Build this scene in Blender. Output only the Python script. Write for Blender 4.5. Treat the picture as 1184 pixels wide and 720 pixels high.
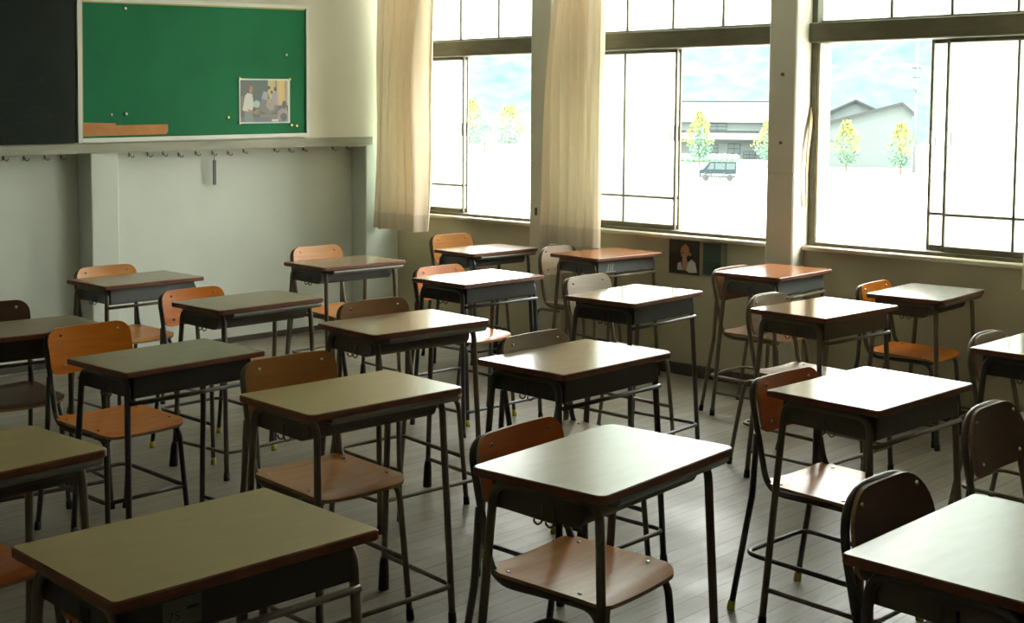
import bpy, math, random
from mathutils import Vector, Matrix, noise as mnoise
R = math.radians
sc = bpy.context.scene
for o in list(bpy.data.objects):
    bpy.data.objects.remove(o)
col = sc.collection
random.seed(7)

# ---------------------------------------------------------------- camera
PITCH, ROLL, YAW, CAMH = 0.0729166, 0.0073422, 0.8021230, 1.6382197
FPX, CX, CY = 1503.919, 583.796, 243.945
cam_d = bpy.data.cameras.new('camera')
cam_d.sensor_fit = 'HORIZONTAL'
cam_d.sensor_width = 36.0
cam_d.lens = FPX * 36.0 / 1184.0
cam_d.shift_x = (592.0 - CX) / 1184.0
cam_d.shift_y = (CY - 360.0) / 1184.0
cam_d.clip_end = 3000
cam = bpy.data.objects.new('camera', cam_d)
col.objects.link(cam)
_f = Vector((math.sin(YAW), math.cos(YAW), 0)); _r = Vector((math.cos(YAW), -math.sin(YAW), 0)); _u = Vector((0, 0, 1))
fw = _f * math.cos(PITCH) - _u * math.sin(PITCH)
up = _u * math.cos(PITCH) + _f * math.sin(PITCH)
rt = _r * math.cos(ROLL) + up * math.sin(ROLL)
up = up * math.cos(ROLL) - _r * math.sin(ROLL)
cam.matrix_world = Matrix(((rt.x, up.x, -fw.x, 0), (rt.y, up.y, -fw.y, 0), (rt.z, up.z, -fw.z, CAMH), (0, 0, 0, 1)))
sc.camera = cam

# ---------------------------------------------------------------- light and exposure
SKY = 15.5
SUN = 5.0
sc.view_settings.view_transform = 'Standard'
sc.view_settings.look = 'None'
sc.view_settings.gamma = 1.0
sc.view_settings.use_curve_mapping = False
sc.view_settings.exposure = 0.0
w = bpy.data.worlds.new('overcast_sky')
sc.world = w
w.use_nodes = True
nt = w.node_tree
bg = nt.nodes['Background']
tc = nt.nodes.new('ShaderNodeTexCoord'); sep = nt.nodes.new('ShaderNodeSeparateXYZ'); rmp = nt.nodes.new('ShaderNodeValToRGB')
rmp.color_ramp.elements[0].position = 0.0; rmp.color_ramp.elements[0].color = (1.0, 0.99, 0.92, 1)
rmp.color_ramp.elements[1].position = 0.6; rmp.color_ramp.elements[1].color = (0.97, 1.0, 0.96, 1)
nt.links.new(tc.outputs['Generated'], sep.inputs[0]); nt.links.new(sep.outputs['Z'], rmp.inputs[0])
nt.links.new(rmp.outputs[0], bg.inputs['Color'])
bg.inputs['Strength'].default_value = SKY
sun_d = bpy.data.lights.new('sun', 'SUN'); sun_d.energy = SUN; sun_d.angle = R(3); sun_d.color = (1.0, 0.96, 0.86)
sun = bpy.data.objects.new('sun', sun_d); col.objects.link(sun)
sun.rotation_euler = Vector((0.70, 0.30, -1.0)).to_track_quat('-Z', 'Y').to_euler()

# ---------------------------------------------------------------- materials
def mat(name, c, rough=0.6, metal=0.0, spec=0.5, var=0.0, scale=6.0, stretch=(1, 1, 1), c2=None, bump=0.0, coat=0.0, detail=4.0, coat_rough=.05):
    m = bpy.data.materials.new(name); m.use_nodes = True
    n = m.node_tree; b = n.nodes['Principled BSDF']
    b.inputs['Base Color'].default_value = (*c, 1); b.inputs['Roughness'].default_value = rough
    b.inputs['Metallic'].default_value = metal; b.inputs['Specular IOR Level'].default_value = spec
    b.inputs['Coat Weight'].default_value = coat; b.inputs['Coat Roughness'].default_value = coat_rough
    if var > 0 or c2 or bump:
        t = n.nodes.new('ShaderNodeTexCoord'); mp = n.nodes.new('ShaderNodeMapping'); mp.inputs['Scale'].default_value = stretch
        nz = n.nodes.new('ShaderNodeTexNoise'); nz.inputs['Scale'].default_value = scale; nz.inputs['Detail'].default_value = detail
        n.links.new(t.outputs['Object'], mp.inputs[0]); n.links.new(mp.outputs[0], nz.inputs['Vector'])
        cr = n.nodes.new('ShaderNodeValToRGB'); e = cr.color_ramp.elements
        d = c2 or tuple(x * (1 - var) for x in c)
        l = c if c2 else tuple(min(1, x * (1 + var)) for x in c)
        e[0].position = 0.3; e[1].position = 0.7; e[0].color = (*d, 1); e[1].color = (*l, 1)
        n.links.new(nz.outputs['Fac'], cr.inputs[0]); n.links.new(cr.outputs[0], b.inputs['Base Color'])
        if bump:
            bp = n.nodes.new('ShaderNodeBump'); bp.inputs['Strength'].default_value = bump; bp.inputs['Distance'].default_value = 0.01
            n.links.new(nz.outputs['Fac'], bp.inputs['Height']); n.links.new(bp.outputs[0], b.inputs['Normal'])
    return m

def cloth_mat(name, c, transl):
    m = bpy.data.materials.new(name); m.use_nodes = True
    n = m.node_tree; n.nodes.remove(n.nodes['Principled BSDF']); out = n.nodes['Material Output']
    d = n.nodes.new('ShaderNodeBsdfDiffuse'); t = n.nodes.new('ShaderNodeBsdfTranslucent'); x = n.nodes.new('ShaderNodeMixShader')
    d.inputs[0].default_value = (*c, 1); t.inputs[0].default_value = (c[0], c[1] * .92, c[2] * .80, 1); x.inputs[0].default_value = transl
    n.links.new(d.outputs[0], x.inputs[1]); n.links.new(t.outputs[0], x.inputs[2]); n.links.new(x.outputs[0], out.inputs[0])
    return m

def frosted(name):
    m = bpy.data.materials.new(name); m.use_nodes = True
    n = m.node_tree; n.nodes.remove(n.nodes['Principled BSDF']); out = n.nodes['Material Output']
    t = n.nodes.new('ShaderNodeBsdfTranslucent'); t.inputs[0].default_value = (.86, .9, .88, 1)
    tr = n.nodes.new('ShaderNodeBsdfTransparent'); tr.inputs[0].default_value = (.93, .97, .96, 1)
    g = n.nodes.new('ShaderNodeBsdfGlossy'); g.inputs['Roughness'].default_value = .1
    x = n.nodes.new('ShaderNodeMixShader'); x.inputs[0].default_value = .16
    y = n.nodes.new('ShaderNodeMixShader'); y.inputs[0].default_value = .04
    n.links.new(t.outputs[0], x.inputs[1]); n.links.new(tr.outputs[0], x.inputs[2])
    n.links.new(x.outputs[0], y.inputs[1]); n.links.new(g.outputs[0], y.inputs[2]); n.links.new(y.outputs[0], out.inputs[0])
    return m

def plank_mat():
    m = bpy.data.materials.new('floor_planks'); m.use_nodes = True
    n = m.node_tree; b = n.nodes['Principled BSDF']
    t = n.nodes.new('ShaderNodeTexCoord'); br = n.nodes.new('ShaderNodeTexBrick')
    br.offset = .37; br.inputs['Scale'].default_value = 1; br.inputs['Brick Width'].default_value = 1.8; br.inputs['Row Height'].default_value = .085
    br.inputs['Mortar Size'].default_value = .0022; br.inputs['Mortar Smooth'].default_value = .2
    br.inputs['Color1'].default_value = (.27, .235, .175, 1); br.inputs['Color2'].default_value = (.22, .19, .14, 1); br.inputs['Mortar'].default_value = (.09, .08, .06, 1)
    mp = n.nodes.new('ShaderNodeMapping'); mp.inputs['Scale'].default_value = (1.2, 14, 1)
    nz = n.nodes.new('ShaderNodeTexNoise'); nz.inputs['Scale'].default_value = 2.2; nz.inputs['Detail'].default_value = 6
    mx = n.nodes.new('ShaderNodeMix'); mx.data_type = 'RGBA'; mx.blend_type = 'MULTIPLY'; mx.inputs['Factor'].default_value = .75
    cr = n.nodes.new('ShaderNodeValToRGB'); cr.color_ramp.elements[0].position = .3; cr.color_ramp.elements[0].color = (.62, .62, .62, 1); cr.color_ramp.elements[1].position = .7
    n.links.new(t.outputs['Object'], br.inputs['Vector']); n.links.new(t.outputs['Object'], mp.inputs[0]); n.links.new(mp.outputs[0], nz.inputs['Vector'])
    n.links.new(nz.outputs['Fac'], cr.inputs[0]); n.links.new(br.outputs['Color'], mx.inputs['A']); n.links.new(cr.outputs[0], mx.inputs['B'])
    n.links.new(mx.outputs['Result'], b.inputs['Base Color'])
    nz2 = n.nodes.new('ShaderNodeTexNoise'); nz2.inputs['Scale'].default_value = 1.7; nz2.inputs['Detail'].default_value = 5
    r2 = n.nodes.new('ShaderNodeMapRange'); r2.inputs['From Min'].default_value = .3; r2.inputs['From Max'].default_value = .7; r2.inputs['To Min'].default_value = .30; r2.inputs['To Max'].default_value = .55
    n.links.new(t.outputs['Object'], nz2.inputs['Vector']); n.links.new(nz2.outputs['Fac'], r2.inputs['Value']); n.links.new(r2.outputs[0], b.inputs['Roughness'])
    bp = n.nodes.new('ShaderNodeBump'); bp.inputs['Strength'].default_value = .35; bp.inputs['Distance'].default_value = .004
    n.links.new(br.outputs['Fac'], bp.inputs['Height']); bp.invert = True; n.links.new(bp.outputs[0], b.inputs['Normal'])
    return m

M = {}
M['ply_edge'] = mat('plywood_edge', (.30, .17, .08), .5)
M['floor'] = plank_mat()
M['wall_back'] = mat('plaster_back', (.61, .645, .57), .8, var=.05, scale=1.6, bump=.05)
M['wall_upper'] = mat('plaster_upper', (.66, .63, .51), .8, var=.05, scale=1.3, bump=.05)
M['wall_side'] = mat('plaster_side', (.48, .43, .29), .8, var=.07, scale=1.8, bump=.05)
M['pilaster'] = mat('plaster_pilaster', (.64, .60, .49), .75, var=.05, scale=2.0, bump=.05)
M['ceiling'] = mat('ceiling_paint', (.74, .73, .66), .9, var=.03, scale=1.2)
M['frame'] = mat('window_wood', (.115, .105, .060), .55, var=.2, scale=5, stretch=(1, 1, 4))
M['frame_pale'] = mat('window_wood_pale', (.55, .50, .34), .5, var=.1, scale=5)
M['sash'] = mat('sash_steel', (.17, .145, .095), .45, var=.15, scale=8)
M['sill'] = mat('sill_wood', (.55, .48, .36), .5, var=.25, scale=9, stretch=(1, .3, 1))
M['pane'] = frosted('frosted_glass')
M['base'] = mat('baseboard_dark', (.06, .05, .035), .6, var=.2)
M['ledge'] = mat('ledge_paint', (.30, .30, .22), .6, var=.2, scale=7, stretch=(.4, 2, 2))
M['black'] = mat('chalkboard_black', (.015, .021, .018), .8, spec=.15, var=.5, scale=3, c2=(.022, .029, .025))
M['chalk'] = mat('chalk_mark', (.035, .04, .036), .9)
M['green'] = mat('green_felt', (.003, .150, .055), .85, var=.10, scale=3)
M['whiteframe'] = mat('white_painted_frame', (.66, .66, .60), .45, var=.05)
M['brass'] = mat('thin_brass_edge', (.45, .38, .10), .5)
M['orange'] = mat('orange_paper', (.50, .22, .07), .8, var=.1, scale=12)
M['pin'] = mat('white_pin', (.85, .85, .75), .3)
M['brasspin'] = mat('brass_pin', (.55, .42, .12), .35, metal=.8)
M['hook'] = mat('hook_wire', (.11, .095, .06), .45, metal=.5)
M['strap'] = mat('grey_strip', (.10, .09, .075), .5)
M['curtain'] = cloth_mat('curtain_cloth', (.78, .67, .525), .20)
M['hem'] = cloth_mat('curtain_hem', (.66, .565, .44), .13)
M['tieback'] = mat('tan_tieback', (.36, .27, .13), .7)
M['steel_dark'] = mat('dark_enamel_steel', (.062, .054, .044), .34, spec=.5, var=.15, scale=12)
M['steel_brown'] = mat('brown_enamel_steel', (.150, .122, .080), .36, spec=.5, var=.15, scale=12)
M['steel_blue'] = mat('blue_grey_steel', (.055, .064, .070), .32, spec=.5, var=.15, scale=12)
M['box'] = mat('box_steel', (.092, .075, .050), .5, var=.15, scale=9)
M['box_grey'] = mat('box_grey_steel', (.105, .115, .110), .5, var=.12, scale=9)
M['box_dark'] = mat('box_dark_steel', (.027, .025, .021), .42, var=.15, scale=9)
M['lip'] = mat('grey_lip_steel', (.22, .22, .19), .4, metal=.3)
M['edge'] = mat('brown_edge_band', (.165, .055, .022), .45, var=.2, scale=14)
M['rubber'] = mat('black_rubber', (.015, .014, .013), .6)
M['yellow'] = mat('yellow_rubber', (.45, .40, .05), .55)
M['screw'] = mat('steel_screw', (.55, .53, .48), .25, metal=.9)
M['sticker'] = mat('pale_sticker', (.10, .10, .07), .6, var=.1)
M['ink'] = mat('dark_ink', (.012, .012, .010), .7)
M['worn'] = mat('worn_sticker', (.30, .32, .29), .7)
TOPS = {'khaki': ((.43, .325, .110), .30), 'olive': ((.285, .23, .145), .24), 'taupe': ((.33, .24, .155), .17),
        'cream': ((.38, .345, .275), .26), 'red': ((.34, .135, .060), .17), 'grey': ((.33, .31, .27), .24), 'brown': ((.29, .185, .11), .13), 'pale': ((.42, .39, .32), .16)}
for k, (c, r) in TOPS.items():
    M['top_' + k] = mat('laminate_' + k, c, r, var=.05, scale=9, stretch=(1, 4, 1), spec=.5, detail=6)
WOODS = {'orange': (.52, .175, .030), 'tan': (.55, .27, .11), 'brown': (.24, .115, .048), 'dark': (.085, .040, .022), 'grey': (.33, .24, .165), 'red': (.42, .105, .028), 'mid': (.37, .18, .075)}
WOODS['orange'] = (.60, .165, .008); WOODS['tan'] = (.60, .25, .065); WOODS['red'] = (.46, .105, .012); WOODS['mid'] = (.42, .175, .045)
for k, c in WOODS.items():
    M['wood_' + k] = mat('plywood_' + k, c, .28, var=.13, scale=4, stretch=(1.5, 12, 12), detail=6, spec=.3)

# ---------------------------------------------------------------- mesh helpers
class MB:
    def __init__(s): s.v = []; s.f = []; s.m = []; s.s = []
    def add(s, vs, fs, m=0, smooth=False):
        b = len(s.v); s.v += [tuple(v) for v in vs]
        for f in fs:
            s.f.append([b + i for i in f]); s.m.append(m); s.s.append(smooth)
    def box(s, x0, x1, y0, y1, z0, z1, m=0, b=0.0):
        if b <= 0:
            vs = [(x, y, z) for x in (x0, x1) for y in (y0, y1) for z in (z0, z1)]
            s.add(vs, [(0, 1, 3, 2), (4, 6, 7, 5), (0, 4, 5, 1), (2, 3, 7, 6), (0, 2, 6, 4), (1, 5, 7, 3)], m); return
        o = [(x0 + b, y0), (x1 - b, y0), (x1, y0 + b), (x1, y1 - b), (x1 - b, y1), (x0 + b, y1), (x0, y1 - b), (x0, y0 + b)]
        i = [(min(max(x, x0 + b), x1 - b), min(max(y, y0 + b), y1 - b)) for x, y in o]
        rings = [(i, z0), (o, z0 + b), (o, z1 - b), (i, z1)]
        vs = [(x, y, z) for r, z in rings for x, y in r]
        fs = [tuple(range(7, -1, -1)), tuple(range(24, 32))]
        for k in range(3):
            for j in range(8): fs.append((k * 8 + j, k * 8 + (j + 1) % 8, k * 8 + 8 + (j + 1) % 8, k * 8 + 8 + j))
        s.add(vs, fs, m)
    def tube(s, pts, r, n=9, m=0, cap=True, closed=False):
        pts = [Vector(p) for p in pts]; N = len(pts)
        rr = r if isinstance(r, (list, tuple)) else [r] * N
        t0 = (pts[1] - pts[0]).normalized()
        a = t0.orthogonal().normalized(); vs = []; pt = t0
        for i, p in enumerate(pts):
            if closed: t = (pts[(i + 1) % N] - pts[i - 1]).normalized()
            elif i == 0: t = t0
            elif i == N - 1: t = (pts[-1] - pts[-2]).normalized()
            else:
                t = ((pts[i + 1] - p).normalized() + (p - pts[i - 1]).normalized())
                t = t.normalized() if t.length > 1e-6 else pt
            a = (a - t * a.dot(t)).normalized(); bb = t.cross(a); pt = t
            for k in range(n):
                an = 2 * math.pi * k / n
                vs.append(p + (a * math.cos(an) + bb * math.sin(an)) * rr[i])
        fs = []
        for i in range(N if closed else N - 1):
            for k in range(n):
                i2 = (i + 1) % N
                fs.append((i * n + k, i * n + (k + 1) % n, i2 * n + (k + 1) % n, i2 * n + k))
        s.add(vs, fs, m, True)
        if cap and not closed:
            b = len(s.v) - N * n
            s.f.append([b + k for k in range(n - 1, -1, -1)]); s.m.append(m); s.s.append(False)
            s.f.append([b + (N - 1) * n + k for k in range(n)]); s.m.append(m); s.s.append(False)
    def plate(s, out, z0, z1, mt=0, ms=1, b=.002):
        n = len(out); cx = sum(p[0] for p in out) / n; cy = sum(p[1] for p in out) / n
        ex = max(p[0] for p in out) - cx; ey = max(p[1] for p in out) - cy
        ins = lambda d: [(cx + (x - cx) * (1 - d / ex), cy + (y - cy) * (1 - d / ey)) for x, y in out]
        i2 = ins(b)
        rings = [(i2, z0), (out, z0 + b), (out, z1 - b), (i2, z1)]
        vs = [(x, y, z) for r, z in rings for x, y in r]
        fs = [tuple(range(n - 1, -1, -1))]
        for k in range(3):
            for j in range(n): fs.append((k * n + j, k * n + (j + 1) % n, (k + 1) * n + (j + 1) % n, (k + 1) * n + j))
        s.add(vs, fs, ms)
        s.add([(x, y, z1) for x, y in i2], [tuple(range(n))], mt)
    def grid(s, fn, nu, nv, m=0, smooth=True):
        vs = [fn(i / nu, j / nv) for j in range(nv + 1) for i in range(nu + 1)]
        fs = [(j * (nu + 1) + i, j * (nu + 1) + i + 1, (j + 1) * (nu + 1) + i + 1, (j + 1) * (nu + 1) + i) for j in range(nv) for i in range(nu)]
        s.add(vs, fs, m, smooth)
    def mesh(s, name, mats):
        me = bpy.data.meshes.new(name); me.from_pydata(s.v, [], s.f); me.update()
        for mm in mats: me.materials.append(mm)
        me.polygons.foreach_set('material_index', s.m); me.polygons.foreach_set('use_smooth', s.s)
        me.update(); return me

def link(name, me, parent=None, loc=(0, 0, 0), rz=0.0):
    o = bpy.data.objects.new(name, me); col.objects.link(o)
    if parent: o.parent = parent
    o.location = loc; o.rotation_euler = (0, 0, rz); return o
def tag(o, label, cat, group=None):
    o['label'] = label; o['category'] = cat
    if group: o['group'] = group
    return o
def structure(name, mb, mats, parent=None):
    o = link(name, mb.mesh(name, mats), parent)
    if parent is None: o['kind'] = 'structure'
    return o
def empty(name, loc, rz=0.0, scale=(1, 1, 1)):
    o = bpy.data.objects.new(name, None); col.objects.link(o); o.location = loc; o.rotation_euler = (0, 0, rz); o.scale = scale
    o.empty_display_size = .1; return o
def slot(o, i, m):
    o.material_slots[i].link = 'OBJECT'; o.material_slots[i].material = m

def fillet(pts, rads, n=6):
    pts = [Vector(p) for p in pts]; out = [pts[0]]
    if not isinstance(rads, (list, tuple)): rads = [rads] * (len(pts) - 2)
    for i in range(1, len(pts) - 1):
        a, b, c = pts[i - 1], pts[i], pts[i + 1]; r = rads[i - 1]
        u = (a - b); v = (c - b); lu, lv = u.length, v.length; u.normalize(); v.normalize()
        ang = u.angle(v); d = min(r / math.tan(ang / 2), lu * .49, lv * .49)
        p0 = b + u * d; p1 = b + v * d
        for k in range(n + 1):
            t = k / n
            out.append(p0 * (1 - t) ** 2 + b * 2 * t * (1 - t) + p1 * t * t)
    out.append(pts[-1]); return out
def rrect(x0, x1, y0, y1, r, n=5):
    o = []
    for cx, cy, a0 in ((x1 - r, y0 + r, -90), (x1 - r, y1 - r, 0), (x0 + r, y1 - r, 90), (x0 + r, y0 + r, 180)):
        for k in range(n + 1):
            a = R(a0 + 90 * k / n); o.append((cx + r * math.cos(a), cy + r * math.sin(a)))
    return o
def disc(mb, c, r, h, axis='z', n=10, m=0):
    c = Vector(c); d = {'x': Vector((1, 0, 0)), 'y': Vector((0, 1, 0)), 'z': Vector((0, 0, 1))}[axis]
    mb.tube([c, c + d * h], r, n, m)

# ---------------------------------------------------------------- room shell
XW, YB, XL, YF, ZC = 6.70, 7.80, -2.1, -2.3, 3.05
b = MB(); b.box(XL - .2, 6.95, YF - .2, YB + .2, -.15, 0); structure('floor', b, [M['floor']])
b = MB(); b.box(XL - .2, 6.95, YF - .2, YB + .2, ZC, ZC + .15); structure('ceiling', b, [M['ceiling']])
b = MB(); b.box(XL - .2, XL, YF - .2, YB + .2, 0, ZC); structure('wall_left', b, [M['wall_upper']])
b = MB(); b.box(XL, 6.95, YF - .2, YF, 0, ZC); structure('wall_front', b, [M['wall_upper']])
# back wall: recessed lower zone, thicker upper zone, short pilasters below the ledge
b = MB()
b.box(XL, 6.95, YB, YB + .2, 0, ZC)
b.box(XL, 6.70, 7.64, YB + .01, 1.40, ZC, 1)
for x0, x1 in ((1.85, 2.05), (4.107, 4.302), (6.37, 6.70)):
    b.box(x0, x1, 7.635, YB + .01, 0, 1.41, 0, .006)
structure('wall_back', b, [M['wall_back'], M['wall_upper']])
# window wall
WIN = [(.60, 2.22), (2.40, 4.03), (4.215, 5.93), (6.12, 7.78)]
b = MB()
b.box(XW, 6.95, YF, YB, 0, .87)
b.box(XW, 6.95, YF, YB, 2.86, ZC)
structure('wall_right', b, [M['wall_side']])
PIL = [(.42, .60), (2.22, 2.40), (4.03, 4.215), (5.93, 6.12)]
for y0, y1 in PIL:
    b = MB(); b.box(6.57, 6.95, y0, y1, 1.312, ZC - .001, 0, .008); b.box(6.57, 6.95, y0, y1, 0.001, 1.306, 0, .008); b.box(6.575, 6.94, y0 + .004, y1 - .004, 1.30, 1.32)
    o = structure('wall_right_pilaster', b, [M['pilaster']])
b = MB(); b.box(6.69, 6.95, YF, .42, .86, 2.87); structure('wall_right_light_block', b, [M['wall_side']])  # unseen solid bay in place of a window, added to cut light
b = MB()
for y0, y1 in ((YF, .42), (.60, 2.22), (2.40, 4.03), (4.215, 5.93), (6.12, 7.63)):
    b.box(6.683, 6.71, y0, y1, 0, .075, 0, .004)
structure('baseboard_right', b, [M['base']])
b = MB()
for x0, x1 in ((XL, 1.85), (2.05, 4.107), (4.302, 6.37)): b.box(x0, x1, 7.785, 7.81, .012, .05, 0, .003)
structure('baseboard_back', b, [M['base']])
# ledge along the back wall (sags a little to the left)
b = MB()
x0, x1 = XL + .01, 6.42
zt = lambda x: 1.436 + (x - 3.51) * .0135
for za, zb_, ya, yb_ in ((-.06, 0.0, 7.615, 7.66),):
    vs = []
    for x in (x0, x1):
        for y in (ya, yb_):
            for dz in (za, zb_): vs.append((x, y, zt(x) + dz))
    b.add(vs, [(0, 1, 3, 2), (4, 6, 7, 5), (0, 4, 5, 1), (2, 3, 7, 6), (0, 2, 6, 4), (1, 5, 7, 3)])
structure('trim_1', b, [M['ledge']])

# ---------------------------------------------------------------- windows
SB, ST = .91, 2.075     # sash zone
BT = 2.19               # top of the cross beam
HT = 2.86
def window(n, y0, y1, sashes, mulls):
    b = MB()
    b.box(6.70, 6.86, y0, y1, ST, BT, 0, .006)                      # cross beam
    b.box(6.735, 6.90, y0, y0 + .028, .895, HT); b.box(6.735, 6.90, y1 - .035, y1, .895, HT)
    b.box(6.735, 6.90, y0 + .028, y1 - .035, HT - .04, HT)
    b.box(6.735, 6.90, y0 + .028, y1 - .035, .888, .912)
    o = structure('window_%d' % n, b, [M['frame']])
    b = MB(); b.box(6.665, 6.90, y0 + .002, y1 - .002, .866, .892, 0, .005); link('sill', b.mesh('sill', [M['sill']]), o)
    b = MB(); b.box(6.745, 6.87, y1 - .052, y1 - .0351, .913, ST - .002); link('jamb_strip', b.mesh('jamb_strip', [M['frame_pale']]), o)
    # transom lights
    b = MB(); ya, yb = y0 + .03, y1 - .037
    b.box(6.78, 6.81, ya, yb, BT, BT + .016); b.box(6.78, 6.81, ya, yb, HT - .07, HT - .04)
    for m_ in mulls: b.box(6.782, 6.808, m_ - .007, m_ + .007, BT + .016, HT - .07)
    t = link('transom_frame', b.mesh('transom_frame', [M['sash']]), o)
    b = MB(); b.box(6.792, 6.797, ya, yb, BT + .01, HT - .06); link('pane', b.mesh('pane', [M['pane']]), t)
    for k, (a, c, x, pull) in enumerate(sashes):
        b = MB(); z0, z1 = SB + .003, ST - .001
        b.box(x - .009, x + .009, a, a + .016, z0, z1, 0, .003); b.box(x - .009, x + .009, c - .016, c, z0, z1, 0, .003)
        b.box(x - .015, x + .015, a + .020, c - .020, z0, z0 + .030, 0, .003); b.box(x - .015, x + .015, a + .020, c - .020, z1 - .022, z1, 0, .003)
        mid = (a + c) / 2
        b.box(x - .010, x + .010, mid - .006, mid + .006, z0 + .03, z1 - .022)
        b.box(x - .0105, x + .0105, a + .020, c - .020, 1.109, 1.123)
        s_ = link('sash', b.mesh('sash', [M['sash']]), o)
        b = MB(); b.box(x - .002, x + .002, a + .02, c - .02, z0 + .02, z1 - .015); link('pane', b.mesh('pane', [M['pane']]), s_)
        b = MB(); yy = c - .012 if pull > 0 else a + .012; y2 = yy - pull * .028
        for q in (yy, y2): b.box(x - .014, x - .009, q - .0025, q + .0025, 1.49, 1.58)
        for q in (1.487, 1.579): b.box(x - .014, x - .009, min(yy, y2) - .0025, max(yy, y2) + .0025, q, q + .004)
        link('finger_pull', b.mesh('finger_pull', [M['frame']]), s_)
    return o
window(1, 6.12, 7.78, [(6.99, 7.74, 6.785, -1), (7.0, 7.74, 6.835, -1)], [6.638, 7.034, 7.41])
window(2, 4.215, 5.93, [(5.03, 5.885, 6.785, -1), (5.035, 5.885, 6.835, -1)], [4.689, 5.074, 5.449])
window(3, 2.40, 4.03, [(2.43, 3.222, 6.785, 1), (2.54, 3.335, 6.835, 1)], [3.558, 3.203, 2.84])
window(4, .60, 2.22, [(.64, 1.42, 6.785, 1), (.66, 1.44, 6.835, 1)], [1.0, 1.4, 1.8])

# ---------------------------------------------------------------- student desks
def tubemesh(name, paths, r, mats, n=9):
    b = MB()
    for p in paths: b.tube(p, r, n)
    return b.mesh(name, mats)
DH = .78
DESK = {}
def desk_meshes(kind):
    d = {}
    b = MB(); b.plate(rrect(-.3, .3, -.2, .2, .011 if kind == 'A' else .024), DH - .022, DH, 0, 1, .003); d['tabletop'] = b.mesh('tabletop', [M['top_taupe'], M['edge']])
    bx, th = .252, .004
    y0, y1 = (-.168, .165) if kind == 'A' else (-.115, .165)
    zt_, zb_ = DH - .024, DH - .108 if kind == 'A' else DH - .106
    b = MB()
    prof = [(y0, zt_)] + [(q.y, q.z) for q in fillet([(0, y0, zt_), (0, y0, zb_), (0, y1, zb_)], .012 if kind == 'A' else .045, 6)][1:-1] + [(y1, zb_ + .004)]
    k = len(prof)
    for sx in (-bx, bx):                                             # side plates
        xa, xb = (sx, sx + th) if sx < 0 else (sx - th, sx)
        pr = prof + [(y1, zt_)]
        vs = [(xa, y, z) for y, z in pr] + [(xb, y, z) for y, z in pr]; m_ = len(pr)
        fs = [tuple(range(m_)), tuple(range(2 * m_ - 1, m_ - 1, -1))] + [(i, i + m_, (i + 1) % m_ + m_, (i + 1) % m_) for i in range(m_)]
        b.add(vs, fs)
    inn = [(y + th, z) if i == 0 else (y + th * (1 if z > zb_ + .02 else .3), z + th) for i, (y, z) in enumerate(prof)]
    for i in range(k - 1):                                           # front and bottom sheet
        (ya, za), (yb, zb2) = prof[i], prof[i + 1]; (yc, zc), (yd, zd) = inn[i], inn[i + 1]
        b.add([(-bx, ya, za), (bx, ya, za), (bx, yb, zb2), (-bx, yb, zb2)], [(0, 1, 2, 3)], 0, False)
        b.add([(-bx, yc, zc), (bx, yc, zc), (bx, yd, zd), (-bx, yd, zd)], [(3, 2, 1, 0)], 0, False)
    b.box(-bx, bx, y1 - .004, y1, zb_, zb_ + .018)
    d['storage_box'] = b.mesh('storage_box', [M['box']])
    for sx in (-1, 1):
        xf, xg = (.266, .290) if kind == 'A' else (.244, .262)
        p = fillet([(sx * .286, .205, .0), (sx * .264, .150, DH - .036), (sx * xf, -.150, DH - .036), (sx * xg, -.188, .0)], .05)
        d['leg_frame', sx] = tubemesh('leg_frame', [p], .0115, [M['steel_dark']])
        for j, (yy, sl) in enumerate(((.205, kind == 'B'), (-.188, False))):
            XX = .286 if j == 0 else xg
            b = MB(); h = .115 if sl else .035; dy = -.055 / .744 if j == 0 else .038 / .744
            b.tube([(sx * XX, yy, 0.0), (sx * XX, yy + dy * .01, .006), (sx * (XX - h * .03), yy + dy * h * .9, h)] if not sl else [(sx * XX, yy, 0), (sx * (XX - .001), yy - .003, .05), (sx * (XX - .003), yy - .006, .1), (sx * (XX - .004), yy - .008, .118)],
                   [.0145, .0145, .0135] if not sl else [.0195, .0185, .016, .0125], 10)
            d['rubber_foot', sx, j] = b.mesh('rubber_foot', [M['rubber']])
    zr = .125
    rail = fillet([(-.283, .195, zr), (-xg + .002, -.192, zr), (xg - .002, -.192, zr), (.283, .195, zr)], .045)
    d['foot_rail'] = tubemesh('foot_rail', [rail], .0085, [M['steel_dark']])
    if kind == 'A':
        d['front_bar'] = tubemesh('front_bar', [[(-.268, -.172, DH - .122), (.268, -.172, DH - .122)]], .008, [M['steel_dark']])
    else:
        b = MB()
        prof = [(-.186, DH - .024), (-.190, DH - .034), (-.178, DH - .047), (-.150, DH - .050), (-.150, DH - .046), (-.176, DH - .042), (-.184, DH - .033), (-.181, DH - .024)]
        vs = [(x, y, z) for x in (-.215, .285) for y, z in prof]; n_ = len(prof)
        b.add(vs, [tuple(range(n_)), tuple(range(2 * n_ - 1, n_ - 1, -1))] + [(i, i + n_, (i + 1) % n_ + n_, (i + 1) % n_) for i in range(n_)])
        d['pencil_rail'] = b.mesh('pencil_rail', [M['lip']])
        d['cross_bar'] = tubemesh('cross_bar', [[(-.266, -.10, DH - .04), (.266, -.10, DH - .04)]], .008, [M['steel_dark']])
    b = MB()
    for dy in (-.018, .018):
        zz = zb_ - .002
        b.tube(fillet([(-.2545, dy - .008, zz + .040), (-.2545, dy - .008, zz - .003), (-.260, dy + .000, zz - .010), (-.264, dy + .008, zz - .002), (-.264, dy + .008, zz + .006)], .006, 4), .0026, 6)
    d['bag_hook'] = b.mesh('bag_hook', [M['hook']])
    return d
for k_ in 'AB': DESK[k_] = desk_meshes(k_)

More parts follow.
